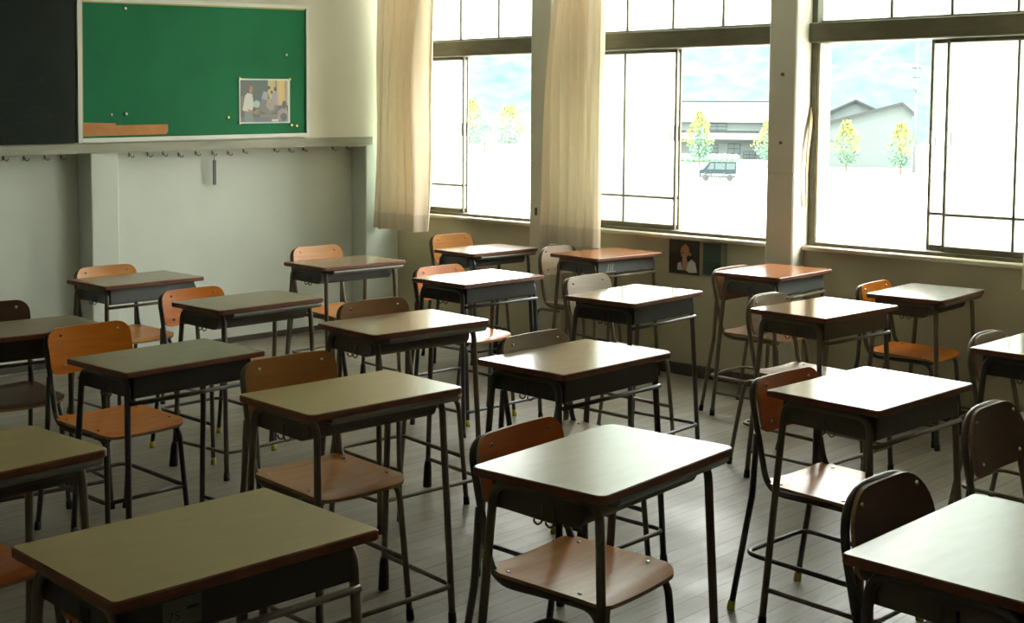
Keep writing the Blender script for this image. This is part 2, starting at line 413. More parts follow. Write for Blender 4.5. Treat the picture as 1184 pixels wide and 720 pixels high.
def student_desk(num, kind, x, y, a, z, W, D, top, steel, box, label):
    ca, sa = math.cos(R(a)), math.sin(R(a))
    cx = x + ca * W / 2 - sa * D / 2; cy = y + sa * W / 2 + ca * D / 2
    t = empty('student_desk', (cx, cy, 0), R(a), (W / .6, D / .4, z / DH)); tag(t, label, 'desk', 'student desks in rows')
    d = DESK[kind]
    tp = link('tabletop', d['tabletop'], t); slot(tp, 0, M['top_' + top])
    bo = link('storage_box', d['storage_box'], t); slot(bo, 0, M[box])
    for sx in (-1, 1):
        lf = link('leg_frame', d['leg_frame', sx], t); slot(lf, 0, M[steel])
        for j in (0, 1): link('rubber_foot', d['rubber_foot', sx, j], lf)
    for nm in ('foot_rail', 'front_bar', 'cross_bar', 'pencil_rail', 'bag_hook'):
        if nm in d:
            o = link(nm, d[nm], t)
            if nm in ('foot_rail', 'front_bar', 'cross_bar'): slot(o, 0, M[steel])
    return t

# number: kind, x, y, angle, height, width, depth of the front left corner fit
DK = {
 1: ('A', 3.31, 6.02, 1.7, .759, .597, .395, 'olive', 'steel_brown', 'box_grey', 'olive-brown desk nearest the back wall pilaster, left of the chairs by the wall'),
 2: ('B', 3.22, 4.86, 2.1, .772, .607, .388, 'olive', 'steel_brown', 'box', 'olive-grey desk with a bright orange chair, second from the back wall'),
 3: ('B', 4.48, 5.74, -2.1, .786, .604, .400, 'taupe', 'steel_brown', 'box_grey', 'taupe desk standing against the pale back wall below the pinned photograph'),
 4: ('B', 5.78, 5.87, -2.1, .761, .598, .395, 'taupe', 'steel_blue', 'box_grey', 'farthest desk in the room, below the window beside the first curtain'),
 5: ('A', 4.55, 4.68, -.1, .786, .602, .403, 'taupe', 'steel_blue', 'box_dark', 'glare-white topped blue-grey desk just in front of the farthest desk'),
 6: ('A', 5.98, 5.01, -3.4, .786, .600, .406, 'red', 'steel_brown', 'box_grey', 'red-brown desk with a worn pale patch on its box, below the second curtain'),
 7: ('A', 4.65, 3.67, 3.8, .787, .600, .407, 'brown', 'steel_dark', 'box_dark', 'brown desk with a white window reflection, left of the poster below the window'),
 8: ('A', 5.90, 3.69, 2.4, .797, .587, .404, 'red', 'steel_brown', 'box_grey', 'red-brown desk touching the window pilaster between the two right windows'),
 9: ('A', 4.94, 2.86, -3.1, .780, .603, .399, 'brown', 'steel_brown', 'box', 'brown desk with a sharp white window reflection, in front of the pilaster desk'),
 10: ('B', 6.02, 2.85, 3.5, .753, .581, .398, 'grey', 'steel_brown', 'box', 'grey-topped desk alone against the wall under the right window'),
 11: ('A', 4.74, 1.73, -.4, .775, .600, .400, 'taupe', 'steel_dark', 'box_dark', 'desk cut by the right edge, behind the plain brown chair backrest'),
 12: ('A', 3.50, 1.84, -2.0, .776, .600, .400, 'pale', 'steel_brown', 'box', 'desk with the fully white glaring top and an orange-red chair, right of centre'),
 13: ('A', 2.29, .88, -.5, .774, .600, .400, 'cream', 'steel_dark', 'box', 'nearest desk in the bottom right corner with a pale glossy top'),
 14: ('B', 2.23, 1.84, 4.8, .781, .602, .401, 'cream', 'steel_brown', 'box', 'cream-topped desk in the centre foreground with rounded corners and a tan chair seat below'),
 15: ('A', 3.19, 2.81, .6, .786, .600, .406, 'taupe', 'steel_dark', 'box_dark', 'brown desk directly behind the cream-topped foreground desk'),
 16: ('B', 3.22, 3.81, -3.5, .792, .607, .398, 'taupe', 'steel_brown', 'box', 'taupe desk in the middle of the room behind the khaki desk'),
 17: ('B', 2.28, 2.98, -1.9, .769, .602, .393, 'khaki', 'steel_brown', 'box', 'khaki-topped desk left of centre with a brown chair and its whole seat visible'),
 18: ('A', 2.26, 3.98, 2.4, .753, .596, .394, 'olive', 'steel_dark', 'box_dark', 'dark olive desk on the left with the large orange chair back at its corner'),
 19: ('A', 2.09, 4.89, -4.9, .766, .600, .395, 'olive', 'steel_dark', 'box_dark', 'olive desk cut by the left edge, behind the large orange chair back'),
 20: ('B', 1.09, 3.02, 3.7, .766, .600, .395, 'khaki', 'steel_brown', 'box', 'mustard-topped desk cut by the left edge at mid height of the photo'),
 21: ('A', 1.11, 2.01, -1.3, .792, .595, .415, 'khaki', 'steel_brown', 'box_dark', 'nearest desk at the bottom left, khaki top with a pale sticker on its box'),
}
desks = {}
for k_, v_ in DK.items(): desks[k_] = student_desk(k_, *v_)

# sticker with figures on the nearest left desk, worn patch on the red desk
b = MB(); b.box(-.185, -.105, -.1700, -.1685, .690, .742, 0)
st = link('name_sticker', b.mesh('name_sticker', [M['sticker']]), desks[21]); st['label'] = 'pale sticker with a printed number'
cu = bpy.data.curves.new('sticker_text', 'FONT'); cu.body = '75'; cu.size = .026; cu.extrude = .0003
tmp = bpy.data.objects.new('tmp_text', cu); col.objects.link(tmp); bpy.context.view_layer.update()
me = bpy.data.meshes.new_from_object(tmp.evaluated_get(bpy.context.evaluated_depsgraph_get())); bpy.data.objects.remove(tmp)
for v in me.vertices:
    x, y, z = v.co; v.co = (-.176 + x, -.1702 + z * .5, .703 + y)
me.name = 'sticker_number'; me.materials.clear(); me.materials.append(M['ink']); link('sticker_number', me, st)
b = MB(); b.box(-.136, -.110, -.1704, -.1698, .719, .725); link('sticker_line', b.mesh('sticker_line', [M['ink']]), st)
b = MB()
for dx in (0, .022, .04): b.add([(-.175 + dx, -.1692, .695), (-.163 + dx, -.1692, .694), (-.156 + dx, -.1692, .735), (-.166 + dx, -.1692, .738)], [(0, 1, 2, 3)])
b.add([(-.19, -.1688, .685), (-.10, -.1688, .685), (-.095, -.1688, .692), (-.185, -.1688, .694)], [(0, 1, 2, 3)])
o = link('sticker_remnant', b.mesh('sticker_remnant', [M['worn']]), desks[6]); o['label'] = 'worn pale sticker remnant'

# ---------------------------------------------------------------- school chairs
def ply(rows, fn, thick, nu=14):
    # rows: list of (v, half width); fn(x, v) -> point; thick(x, v) -> offset vector to the back face
    b = MB(); nv = len(rows); F, Bk = [], []
    for v, hw in rows:
        for i in range(nu + 1):
            x = -hw + 2 * hw * i / nu
            p = Vector(fn(x, v)); F.append(p); Bk.append(p + Vector(thick(x, v)))
    W_ = nu + 1
    q = [(j * W_ + i, j * W_ + i + 1, (j + 1) * W_ + i + 1, (j + 1) * W_ + i) for j in range(nv - 1) for i in range(nu)]
    b.add(F, q, 0, True); b.add(Bk, [f[::-1] for f in q], 0, True)
    loop = [i for i in range(W_)] + [j * W_ + nu for j in range(1, nv)] + [(nv - 1) * W_ + i for i in range(nu - 1, -1, -1)] + [j * W_ for j in range(nv - 2, 0, -1)]
    n = len(loop)
    b.add([F[i] for i in loop] + [Bk[i] for i in loop], [(i, i + n, (i + 1) % n + n, (i + 1) % n) for i in range(n)], 1, False)
    return b
def rows_rr(v0, v1, hw, r0, r1, n=7):
    o = []
    for k in range(n + 1):
        a = R(90 * k / n); o.append((v0 + r0 * (1 - math.cos(a)), hw - r0 * (1 - math.sin(a))))
    for k in range(n + 1):
        a = R(90 - 90 * k / n); o.append((v1 - r1 * (1 - math.cos(a)), hw - r1 * (1 - math.sin(a))))
    return o
CH = {}
BACKY = lambda z: .165 + (z - .60) * .20
def chair_meshes(style):
    d = {}
    r1 = .052 if style == 'straight' else .105
    hw = .182
    rows = rows_rr(.635, .815, hw, .035, r1)
    b = ply(rows, lambda x, v: (x, BACKY(v) - .012 + .014 * (1 - (x / .182) ** 2), v), lambda x, v: (0, .010, 0)); d['backrest'] = b.mesh('backrest', [M['wood_mid'], M['ply_edge']])
    def seat(x, v):                                                  # v runs front (-.205) to rear (.165)
        z = .464 - .010 * (1 - (x / .19) ** 2) + (.012 * max(0, (v - .05) / .115) ** 2) - .012 * max(0, (-v - .13) / .075) ** 2
        return (x, v, z)
    b = ply(rows_rr(-.205, .165, .185, .05, .05), lambda x, v: seat(x, v), lambda x, v: (0, 0, -.011)); d['seat'] = b.mesh('seat', [M['wood_mid'], M['ply_edge']])
    px = .177
    top = .799 if style == 'straight' else .811
    def P(sx, z): return (sx * px, BACKY(z) + .020, z)
    L = [(-.150, -.185, .436), (-.172, .148, .436), P(-1, top), P(1, top), (.172, .148, .436), (.150, -.185, .436)]
    hoop = fillet(L, [.085, .06 if style == 'straight' else .14, .06 if style == 'straight' else .14, .085], 8)
    d['back_frame'] = tubemesh('back_frame', [hoop], .0105, [M['steel_dark']], 9)
    for sx in (-1, 1):
        fl = fillet([(sx * .156, -.06, .434), (sx * .158, -.178, .434), (sx * .178, -.215, 0)], .055, 7)
        rl = [(sx * .178, BACKY(.63) + .021, .63), (sx * .184, .200, .42), (sx * .197, .268, 0)] if style == 'straight' else fillet([(sx * .178, .02, .417), (sx * .186, .205, .417), (sx * .196, .280, 0)], .06, 7)
        if style == 'straight': rl = fillet(rl, .3, 4)
        d['front_leg', sx] = tubemesh('leg', [fl], .0105, [M['steel_dark']]); d['rear_leg', sx] = tubemesh('leg', [rl], .0105, [M['steel_dark']])
        for nm, e in (('front', fl), ('rear', rl)):
            b = MB(); e1 = Vector(e[-1]); e0 = Vector(e[-2]); dr = (e0 - e1).normalized()
            b.tube([e1, e1 + dr * .008, e1 + dr * .034], [.0135, .0135, .0125], 9); d['tip', nm, sx] = b.mesh('rubber_tip', [M['rubber']])
    ring = fillet([(-.170, -.198, .195), (-.176, .232, .205), (.176, .232, .205), (.170, -.198, .195)], .05, 6)
    d['stretcher'] = tubemesh('stretcher', [ring], .0085, [M['steel_dark']])
    d['front_stretcher'] = tubemesh('front_stretcher', [[(-.168, -.197, .195), (.168, -.197, .195)]], .008, [M['steel_dark']])
    pts = []
    for x in (-.125, .125):
        for z in (.668, .785):
            y = BACKY(z) - .012 + .014 * (1 - (x / .182) ** 2); b = MB(); b.tube([(x, y - .005, z), (x, y - .003, z), (x, y + .004, z)], [.0045, .0068, .0068], 8); pts.append(('backrest', b.mesh('screw', [M['screw']])))
    for x in (-.155, .155):
        for v in (-.12, .11):
            q = Vector(seat(x, v)); b = MB(); b.tube([q + Vector((0, 0, -.004)), q + Vector((0, 0, .0015)), q + Vector((0, 0, .003))], [.0065, .0065, .0035], 8); pts.append(('seat', b.mesh('screw', [M['screw']])))
    d['screws'] = pts
    return d
for k_ in ('straight', 'arched'): CH[k_] = chair_meshes(k_)

def school_chair(x, y, a, ztop, style, wood, steel, label, tip='rubber', fbar=False, seatwood=None):
    # x, y: middle of the backrest top
    ca, sa = math.cos(R(a)), math.sin(R(a)); off = BACKY(.80)
    t = empty('school_chair', (x + sa * off, y - ca * off, 0), R(a), (1, 1, ztop / .815)); tag(t, label, 'chair', 'school chairs behind the desks')
    d = CH[style]; P_ = {}
    for nm in ('seat', 'backrest'):
        o = link(nm, d[nm], t); P_[nm] = o; slot(o, 0, M['wood_' + ((seatwood or wood) if nm == 'seat' else wood)])
    for nm in ('back_frame', 'stretcher') + (('front_stretcher',) if fbar else ()):
        o = link(nm, d[nm], t); slot(o, 0, M[steel])
    for sx in (-1, 1):
        for nm in ('front', 'rear'):
            o = link('leg', d[nm + '_leg', sx], t); slot(o, 0, M[steel])
            q = link('rubber_tip', d['tip', nm, sx], o); slot(q, 0, M[tip])
    for par, me_ in d['screws']: link('screw', me_, P_[par])
    return t

# desk number: sideways offset, distance behind the desk, extra turn, backrest top height, style, wood, steel, label
CK = {
 1: (.0, .11, 0, .80, 'straight', 'tan', 'steel_dark', 'tan chair at the desk by the back wall pilaster'),
 2: (.03, .31, 0, .775, 'straight', 'orange', 'steel_dark', 'bright orange chair half hidden by the desk second from the back wall'),
 3: (.07, .18, 0, .842, 'straight', 'tan', 'steel_brown', 'light tan chair against the pale back wall, under the pinned photograph'),
 4: (.04, .20, 0, .828, 'straight', 'tan', 'steel_brown', 'farthest chair, light orange-tan, below the first curtain'),
 5: (.07, .185, 0, .805, 'straight', 'orange', 'steel_dark', 'orange chair with a glaring seat and yellow leg tips, behind the blue-grey desk'),
 6: (-.02, .20, 0, .80, 'arched', 'grey', 'steel_brown', 'pale grey-brown chair below the second curtain, beside the red-brown desk'),
 7: (.07, .139, 0, .84, 'straight', 'grey', 'steel_brown', 'greyish brown chair behind the brown desk left of the poster'),
 8: (-.03, .05, 0, .80, 'straight', 'brown', 'steel_brown', 'chair with a pale hoop frame pushed against the desk at the window pilaster'),
 9: (.04, .13, 0, .80, 'arched', 'grey', 'steel_brown', 'grey-brown chair behind the desk with the sharp white reflection, in front of the pilaster'),
 10: (-.03, .07, 0, .78, 'straight', 'orange', 'steel_dark', 'bright orange chair against the wall under the right window'),
 11: (.0, .05, 0, .79, 'arched', 'grey', 'steel_brown', 'chair whose curved top shows behind the desk cut by the right edge'),
 12: (-.04, .10, 0, .785, 'straight', 'red', 'steel_dark', 'orange-red chair at the desk with the fully white top'),
 13: (.07, .10, 0, .83, 'arched', 'dark', 'steel_dark', 'dark brown round-backed chair at the nearest desk on the bottom right'),
 14: (.05, .128, 0, .80, 'straight', 'red', 'steel_dark', 'orange-brown chair with a tan seat pushed under the cream foreground desk'),
 15: (.068, .062, 0, .828, 'straight', 'grey', 'steel_dark', 'grey-brown chair peeking over the brown desk behind the cream desk'),
 16: (.07, .11, 0, .842, 'straight', 'brown', 'steel_brown', 'dull brown chair behind the taupe desk in the middle of the room'),
 17: (.0, .15, 0, .835, 'straight', 'mid', 'steel_brown', 'warm brown chair at the khaki desk left of centre, seat fully visible'),
 18: (.01, .37, 0, .80, 'straight', 'orange', 'steel_dark', 'large deep orange chair at the dark olive desk on the left'),
 19: (-.02, .15, 0, .83, 'straight', 'dark', 'steel_dark', 'dark brown chair at the left edge, in front of the pale back wall'),
 20: (-.01, .12, 0, .82, 'straight', 'red', 'steel_brown', 'red-brown chair seat at the left edge, under the mustard-topped desk'),
 21: (.0, .055, 0, .765, 'straight', 'orange', 'steel_dark', 'chair with only its orange top edge showing behind the nearest left desk'),
}
for k_, (ox, oy, da, zt_, sty, wd, stl, lab) in CK.items():
    _, x, y, a, z, W, D = DK[k_][:7]; ca, sa = math.cos(R(a)), math.sin(R(a))
    px = W / 2 + ox; py = D + oy
    school_chair(x + ca * px - sa * py, y + sa * px + ca * py, a + da, zt_, sty, wd, stl, lab, tip='yellow' if k_ in (2, 5, 12, 15) else 'rubber', fbar=(k_ == 18), seatwood={14: 'tan', 12: 'tan', 17: 'mid'}.get(k_))
school_chair(3.69, 1.58, 0, .805, 'arched', 'dark', 'steel_brown', 'plain brown round-backed chair at the right edge with no desk in view')

# ---------------------------------------------------------------- back wall: boards and small things
def tilt(x, z, y=7.64): return (x, y, z + (x - 4.0) * .0185 * .9)
# green bulletin board
bl, br_, bb, bt = 4.010, 5.812, 1.452, 2.420
def zlo(x): return 1.452 + (x - 4.01) * .0178
def zhi(x): return 2.342 + (x - 4.01) * .0425
t = empty('bulletin_board', (4.91, 7.64, 1.467)); tag(t, 'green bulletin board in a white frame on the back wall', 'bulletin board')
def slab(mb, pts, y0, y1, m=0):
    n = len(pts); vs = [(x, y0, z) for x, z in pts] + [(x, y1, z) for x, z in pts]
    mb.add(vs, [tuple(range(n)), tuple(range(2 * n - 1, n - 1, -1))] + [(i, i + n, (i + 1) % n + n, (i + 1) % n) for i in range(n)], m)
off = (-4.91, -7.64, -1.467)
def lk(name, mb, mats, parent, o3):
    me_ = mb.mesh(name, mats); me_.transform(Matrix.Translation(o3)); return link(name, me_, parent)
b = MB(); slab(b, [(4.028, zlo(4.028) + .02), (5.79, zlo(5.79) + .015), (5.79, zhi(5.79) - .01), (4.028, zhi(4.03) - .005)], 7.612, 7.638); lk('felt_panel', b, [M['green']], t, off)
b = MB()
slab(b, [(4.008, zlo(4.0)), (4.034, zlo(4.03)), (4.044, zhi(4.04) - .004), (4.014, zhi(4.01))], 7.598, 7.639)
slab(b, [(4.034, zlo(4.03) - .002), (5.806, zlo(5.81) - .002), (5.806, zlo(5.81) + .022), (4.034, zlo(4.03) + .026)], 7.596, 7.639)
slab(b, [(4.04, zhi(4.04) - .006), (5.806, zhi(5.81) - .022), (5.806, zhi(5.81)), (4.04, zhi(4.04) + .02)], 7.598, 7.639)
slab(b, [(5.786, zlo(5.79) + .02), (5.806, zlo(5.8) + .02), (5.806, zhi(5.8) - .022), (5.786, zhi(5.79) - .022)], 7.598, 7.639)
lk('board_frame', b, [M['whiteframe']], t, off)
b = MB(); slab(b, [(4.036, zlo(4.03) + .026), (4.044, zlo(4.03) + .026), (4.052, zhi(4.04) - .006), (4.045, zhi(4.04) - .006)], 7.604, 7.6125); slab(b, [(4.045, zhi(4.04) - .014), (5.78, zhi(5.79) - .032), (5.78, zhi(5.79) - .022), (4.045, zhi(4.04) - .004)], 7.604, 7.6125)
lk('inner_edging', b, [M['brass']], t, off)
# blackboard
t = empty('blackboard', (2.2, 7.64, 1.445)); tag(t, 'black chalkboard at the left end of the back wall', 'blackboard')
off = (-2.2, -7.64, -1.445)
b = MB(); slab(b, [(.6, 1.40), (3.992, 1.4475), (4.003, 2.36), (.6, 2.36)], 7.606, 7.639); lk('writing_surface', b, [M['black']], t, off)
b = MB(); slab(b, [(.58, 2.36), (4.003, 2.36), (4.003, 2.40), (.58, 2.40)], 7.60, 7.639); lk('top_rail', b, [M['ledge']], t, off)
b = MB()
for i in range(26):
    x = random.uniform(3.45, 3.96); z = random.uniform(1.52, 1.85); L = random.uniform(.004, .03); an = random.uniform(0, math.pi)
    dx, dz = math.cos(an) * L, math.sin(an) * L * .6; nx, nz = -dz / L * .0012, dx / L * .0012
    slab(b, [(x - dx - nx, z - dz - nz), (x + dx - nx, z + dz - nz), (x + dx + nx, z + dz + nz), (x - dx + nx, z - dz + nz)], 7.6054, 7.6062)
o = lk('chalk_traces', b, [M['chalk']], t, off); o['kind'] = 'stuff'
# torn orange paper
b = MB(); slab(b, [(4.046, 1.490), (4.640, 1.502), (4.640, 1.508), (4.652, 1.520), (4.650, 1.568), (4.272, 1.561), (4.272, 1.5735), (4.046, 1.577)], 7.6085, 7.6118)
tag(link('paper_strip', b.mesh('paper_strip', [M['orange']])), 'torn orange paper strip in the lower left corner of the green board', 'paper')
# pinned photograph on the board
def colour(n, c): 
    if n not in M: M[n] = mat(n, c, .35)
    return M[n]
def picture(name, pts_fn, shapes, label, cat, parent=None):
    b = MB(); mats = []
    for i, (poly, c) in enumerate(shapes):
        mats.append(colour('print_%02d_%02d_%02d' % tuple(int(x * 99) for x in c), c))
        b.add([pts_fn(u, v, i) for u, v in poly], [tuple(range(len(poly)))], i)
    o = link(name, b.mesh(name, mats)); tag(o, label, cat); return o
def rc(a, b_, c, d): return [(a, b_), (c, b_), (c, d), (a, d)]
def el(cx, cy, rx, ry, n=14): return [(cx + rx * math.cos(2 * math.pi * k / n), cy + ry * math.sin(2 * math.pi * k / n)) for k in range(n)]
X0, X1, Z0, Z1 = 5.212, 5.644, 1.572, 1.884
def onboard(u, v, i): return (X0 + (X1 - X0) * u, 7.6080 - .00012 * i, Z0 + (Z1 - Z0) * v + u * .006)
sh = [(rc(0, 0, 1, 1), (.55, .58, .50)), (rc(.025, .03, .965, .965), (.085, .095, .080)), (rc(.30, .5, .58, .965), (.06, .10, .085)),
      (rc(.56, .40, .965, .965), (.50, .40, .18)), (rc(.70, .40, .74, .965), (.25, .20, .10)), (rc(.90, .30, .93, .965), (.30, .2, .1)), (rc(.78, .40, .86, .965), (.60, .42, .14)),
      (rc(.025, .03, .965, .14), (.10, .13, .17)), (rc(.03, .3, .13, .6), (.14, .13, .11)),
      ([(.40, .30), (.44, .62), (.56, .70), (.60, .55), (.75, .60), (.74, .30), (.58, .18)], (.16, .14, .14)),
      ([(.43, .55), (.47, .72), (.56, .70), (.54, .52)], (.30, .30, .33)), ([(.62, .48), (.66, .70), (.74, .68), (.76, .42), (.68, .40)], (.33, .29, .36)),
      (el(.58, .80, .025, .04), (.05, .04, .035)), (el(.70, .77, .03, .045), (.06, .04, .03)), (el(.63, .70, .025, .04), (.12, .08, .06)),
      ([(.52, .38), (.55, .55), (.66, .55), (.68, .32), (.60, .28)], (.32, .27, .20)),
      ([(.06, .30), (.11, .62), (.16, .68), (.25, .66), (.28, .40), (.24, .26), (.10, .27)], (.52, .52, .47)),
      (el(.22, .76, .036, .085), (.36, .20, .12)), ([(.18, .72), (.185, .86), (.23, .88), (.21, .8)], (.16, .10, .06)),
      ([(.10, .03), (.10, .28), (.24, .26), (.28, .03)], (.17, .20, .17)), ([(.18, .26), (.34, .20), (.40, .30), (.34, .32), (.28, .26), (.16, .33)], (.34, .18, .09)),
      (el(.335, .43, .065, .085), (.33, .45, .42)), ([(.33, .20), (.40, .20), (.42, .40), (.38, .36)], (.14, .16, .06)),
      (el(.885, .42, .05, .085), (.055, .045, .04)), ([(.73, .06), (.75, .28), (.84, .34), (.95, .28), (.96, .05)], (.27, .23, .24)), (el(.87, .14, .07, .09), (.06, .06, .055)),
      (rc(.63, .04, .76, .09), (.55, .52, .48)), ([(.40, .20), (.74, .20), (.74, .13), (.40, .13)], (.20, .15, .12))]
picture('photo_print', onboard, sh, 'colour photograph of people in a room pinned to the green board', 'photo print')
def pushpin(x, z, label, m='pin', y=7.6118):
    b = MB(); b.tube([(0, 0, 0), (0, -.004, 0), (0, -.006, 0), (0, -.010, 0)], [.003, .004, .0095, .0075], 9)
    o = link('push_pin', b.mesh('push_pin', [M[m]]), None, (x, y, z)); tag(o, label, 'push pin', 'pins on the green board')
pushpin(4.351, 2.309, 'white push pin at the top left of the green board')
pushpin(4.242, 1.628, 'left of two white push pins above the orange paper strip')
pushpin(4.346, 1.634, 'right of two white push pins above the orange paper strip')
pushpin(5.123, 1.615, 'small brass pin on the green board left of the photograph', 'brasspin')
pushpin(5.615, 2.061, 'small pale pin on the green board above the photograph', 'brasspin')
pushpin(5.657, 1.562, 'left of two brass pins below the right corner of the photograph', 'brasspin')
pushpin(5.703, 1.557, 'right of two brass pins below the right corner of the photograph', 'brasspin')
pushpin(5.640, 1.888, 'brass pin holding the top right corner of the photograph', 'brasspin', 7.608)
pushpin(5.214, 1.884, 'brass pin holding the top left corner of the photograph', 'brasspin', 7.608)
pushpin(5.214, 1.574, 'brass pin holding the bottom left corner of the photograph', 'brasspin', 7.608)
# coat hooks
ordn = ['first', 'second', 'third', 'fourth', 'fifth', 'sixth', 'seventh', 'eighth', 'ninth', 'tenth', 'eleventh', 'twelfth', 'thirteenth']
b = MB()
b.box(-.006, .006, -.004, .0, -.004, .028, 0)
b.tube(fillet([(0, -.003, .018), (0, -.030, .004), (.004, -.038, -.018), (.022, -.045, -.016), (.026, -.048, .004)], .012, 5), .0036, 7)
b.tube(fillet([(0, -.003, -.0), (-.004, -.018, -.012), (-.016, -.024, -.010)], .008, 4), .0030, 7)
HOOK = b.mesh('coat_hook', [M['hook']]); HOOK.transform(Matrix.Scale(.72, 4))
for i, (x, z) in enumerate([(3.990, 1.352), (3.880, 1.352), (3.744, 1.350), (3.611, 1.352)]):
    tag(link('coat_hook', HOOK, None, (x, 7.80, z)), 'coat hook under the blackboard ledge, %s left of the back pilaster' % ordn[i], 'hook', 'coat hooks under the ledge')
for i, (x, z) in enumerate([(4.472, 1.358), (4.607, 1.360), (4.725, 1.364), (4.846, 1.354), (4.982, 1.361), (5.115, 1.361), (5.243, 1.359), (5.374, 1.371), (5.644, 1.376), (5.776, 1.374), (5.902, 1.378), (6.178, 1.381), (6.312, 1.386)]):
    tag(link('coat_hook', HOOK, None, (x, 7.80, z)), 'coat hook under the green board ledge, %s right of the back pilaster' % ordn[i], 'hook', 'coat hooks under the ledge')
b = MB()
b.box(5.093, 5.119, 7.752, 7.762, 1.145, 1.318, 0, .003); b.tube([(5.106, 7.757, 1.315), (5.106, 7.757, 1.345)], .0025, 6)
tag(link('hanging_strip', b.mesh('hanging_strip', [M['strap']])), 'thin dark strip hanging from a coat hook on the back wall', 'strip')

# ---------------------------------------------------------------- curtains
def curtain(name, ya, yb, yat, ybt, seed, folds, label, x0=6.44, zb=.785, zt_=3.04, amp=.072):
    rnd = random.Random(seed); ph = [rnd.uniform(0, 6.28) for _ in range(6)]
    b = MB(); nu, nv = 150, 46
    def fn(u, v):
        z = zb + (zt_ - zb) * v
        e = min(1, v * 1.15)
        y = (ya * (1 - u) + yb * u) * (1 - e) + (yat * (1 - u) + ybt * u) * e
        s = folds * u * 6.2832 + .8 * math.sin(u * 5 + ph[5])
        f = math.sin(s + ph[0] + .4 * math.sin(v * 3 + ph[3])); f = f * (.55 + .45 * abs(f)) + .42 * math.sin(2.1 * s + ph[1] + v * 1.2) + .16 * math.sin(4.3 * s + ph[2] - v * 2)
        x = x0 + amp * f * (.85 + .15 * math.cos(v * 5 + ph[4])) + .01 * math.sin(v * 7 + u * 5 + ph[5])
        y += .026 * math.cos(s + ph[0]) * (1 - .4 * v) + .006 * math.sin(v * 9 + ph[1])
        return (x, y, z + .006 * math.sin(s * .5 + ph[2]) * (1 - v))
    vh = .055
    b.grid(lambda u, v: fn(u, v * vh), nu, 5, 1); b.grid(lambda u, v: fn(u, vh + v * (1 - vh)), nu, nv, 0)
    o = link(name, b.mesh(name, [M['curtain'], M['hem']])); tag(o, label, 'curtain', 'cream curtains'); return o
curtain('window_curtain', 7.06, 7.58, 6.995, 7.515, 3, 5.6, 'cream curtain hanging in the far corner next to the back wall')
curtain('window_curtain', 5.455, 5.93, 5.455, 5.80, 11, 5.2, 'cream curtain gathered in front of the pilaster between the two left windows', x0=6.505, amp=.046)
curtain('window_curtain', 1.20, 2.665, 1.15, 2.575, 5, 9.0, 'cream curtain cut by the right edge of the photo', x0=6.43)  # unseen stretch widened across the next window to dim the near desks

# curtain tieback hooked beside the right window
b = MB()
pts = [Vector(q) for q in [(6.735, 4.024, 1.70), (6.728, 4.016, 1.66), (6.700, 4.008, 1.57), (6.676, 4.004, 1.46), (6.664, 4.004, 1.34), (6.668, 4.006, 1.22), (6.682, 4.012, 1.12)]]
for i in range(len(pts) - 1):
    p, q = pts[i], pts[i + 1]; wv = .011 + .004 * math.sin(i); wq = .011 + .004 * math.sin(i + 1)
    vs = []
    for c, ww in ((p, wv), (q, wq)):
        vs += [c + Vector((-ww, -.003, 0)), c + Vector((ww, -.003, 0)), c + Vector((ww, .003, 0)), c + Vector((-ww, .003, 0))]
    b.add(vs, [(0, 1, 5, 4), (1, 2, 6, 5), (2, 3, 7, 6), (3, 0, 4, 7), (0, 3, 2, 1), (4, 5, 6, 7)], 0, False)
b.tube([(6.735, 4.03, 1.70), (6.735, 4.012, 1.70), (6.735, 4.006, 1.708)], .004, 7)
tag(link('curtain_tieback', b.mesh('curtain_tieback', [M['tieback']])), 'tan curtain tieback hanging on the pilaster side beside the right window', 'tieback')
for y, z, lab in ((4.119, 1.891, 'upper dark screw in the pilaster between the two right windows'), (4.121, 1.495, 'lower dark screw in the pilaster between the two right windows'), (6.054, .981, 'dark hook plate low on the pilaster left of the second curtain')):
    b = MB(); b.tube([(.008, 0, 0), (-.004, 0, 0), (-.007, 0, 0)], [.009, .009, .004], 9)
    if z < 1: b.box(-.006, .008, -.008, .008, -.022, .03, 0, .002)
    tag(link('wall_screw', b.mesh('wall_screw', [M['hook']]), None, (6.566, y, z)), lab, 'screw')

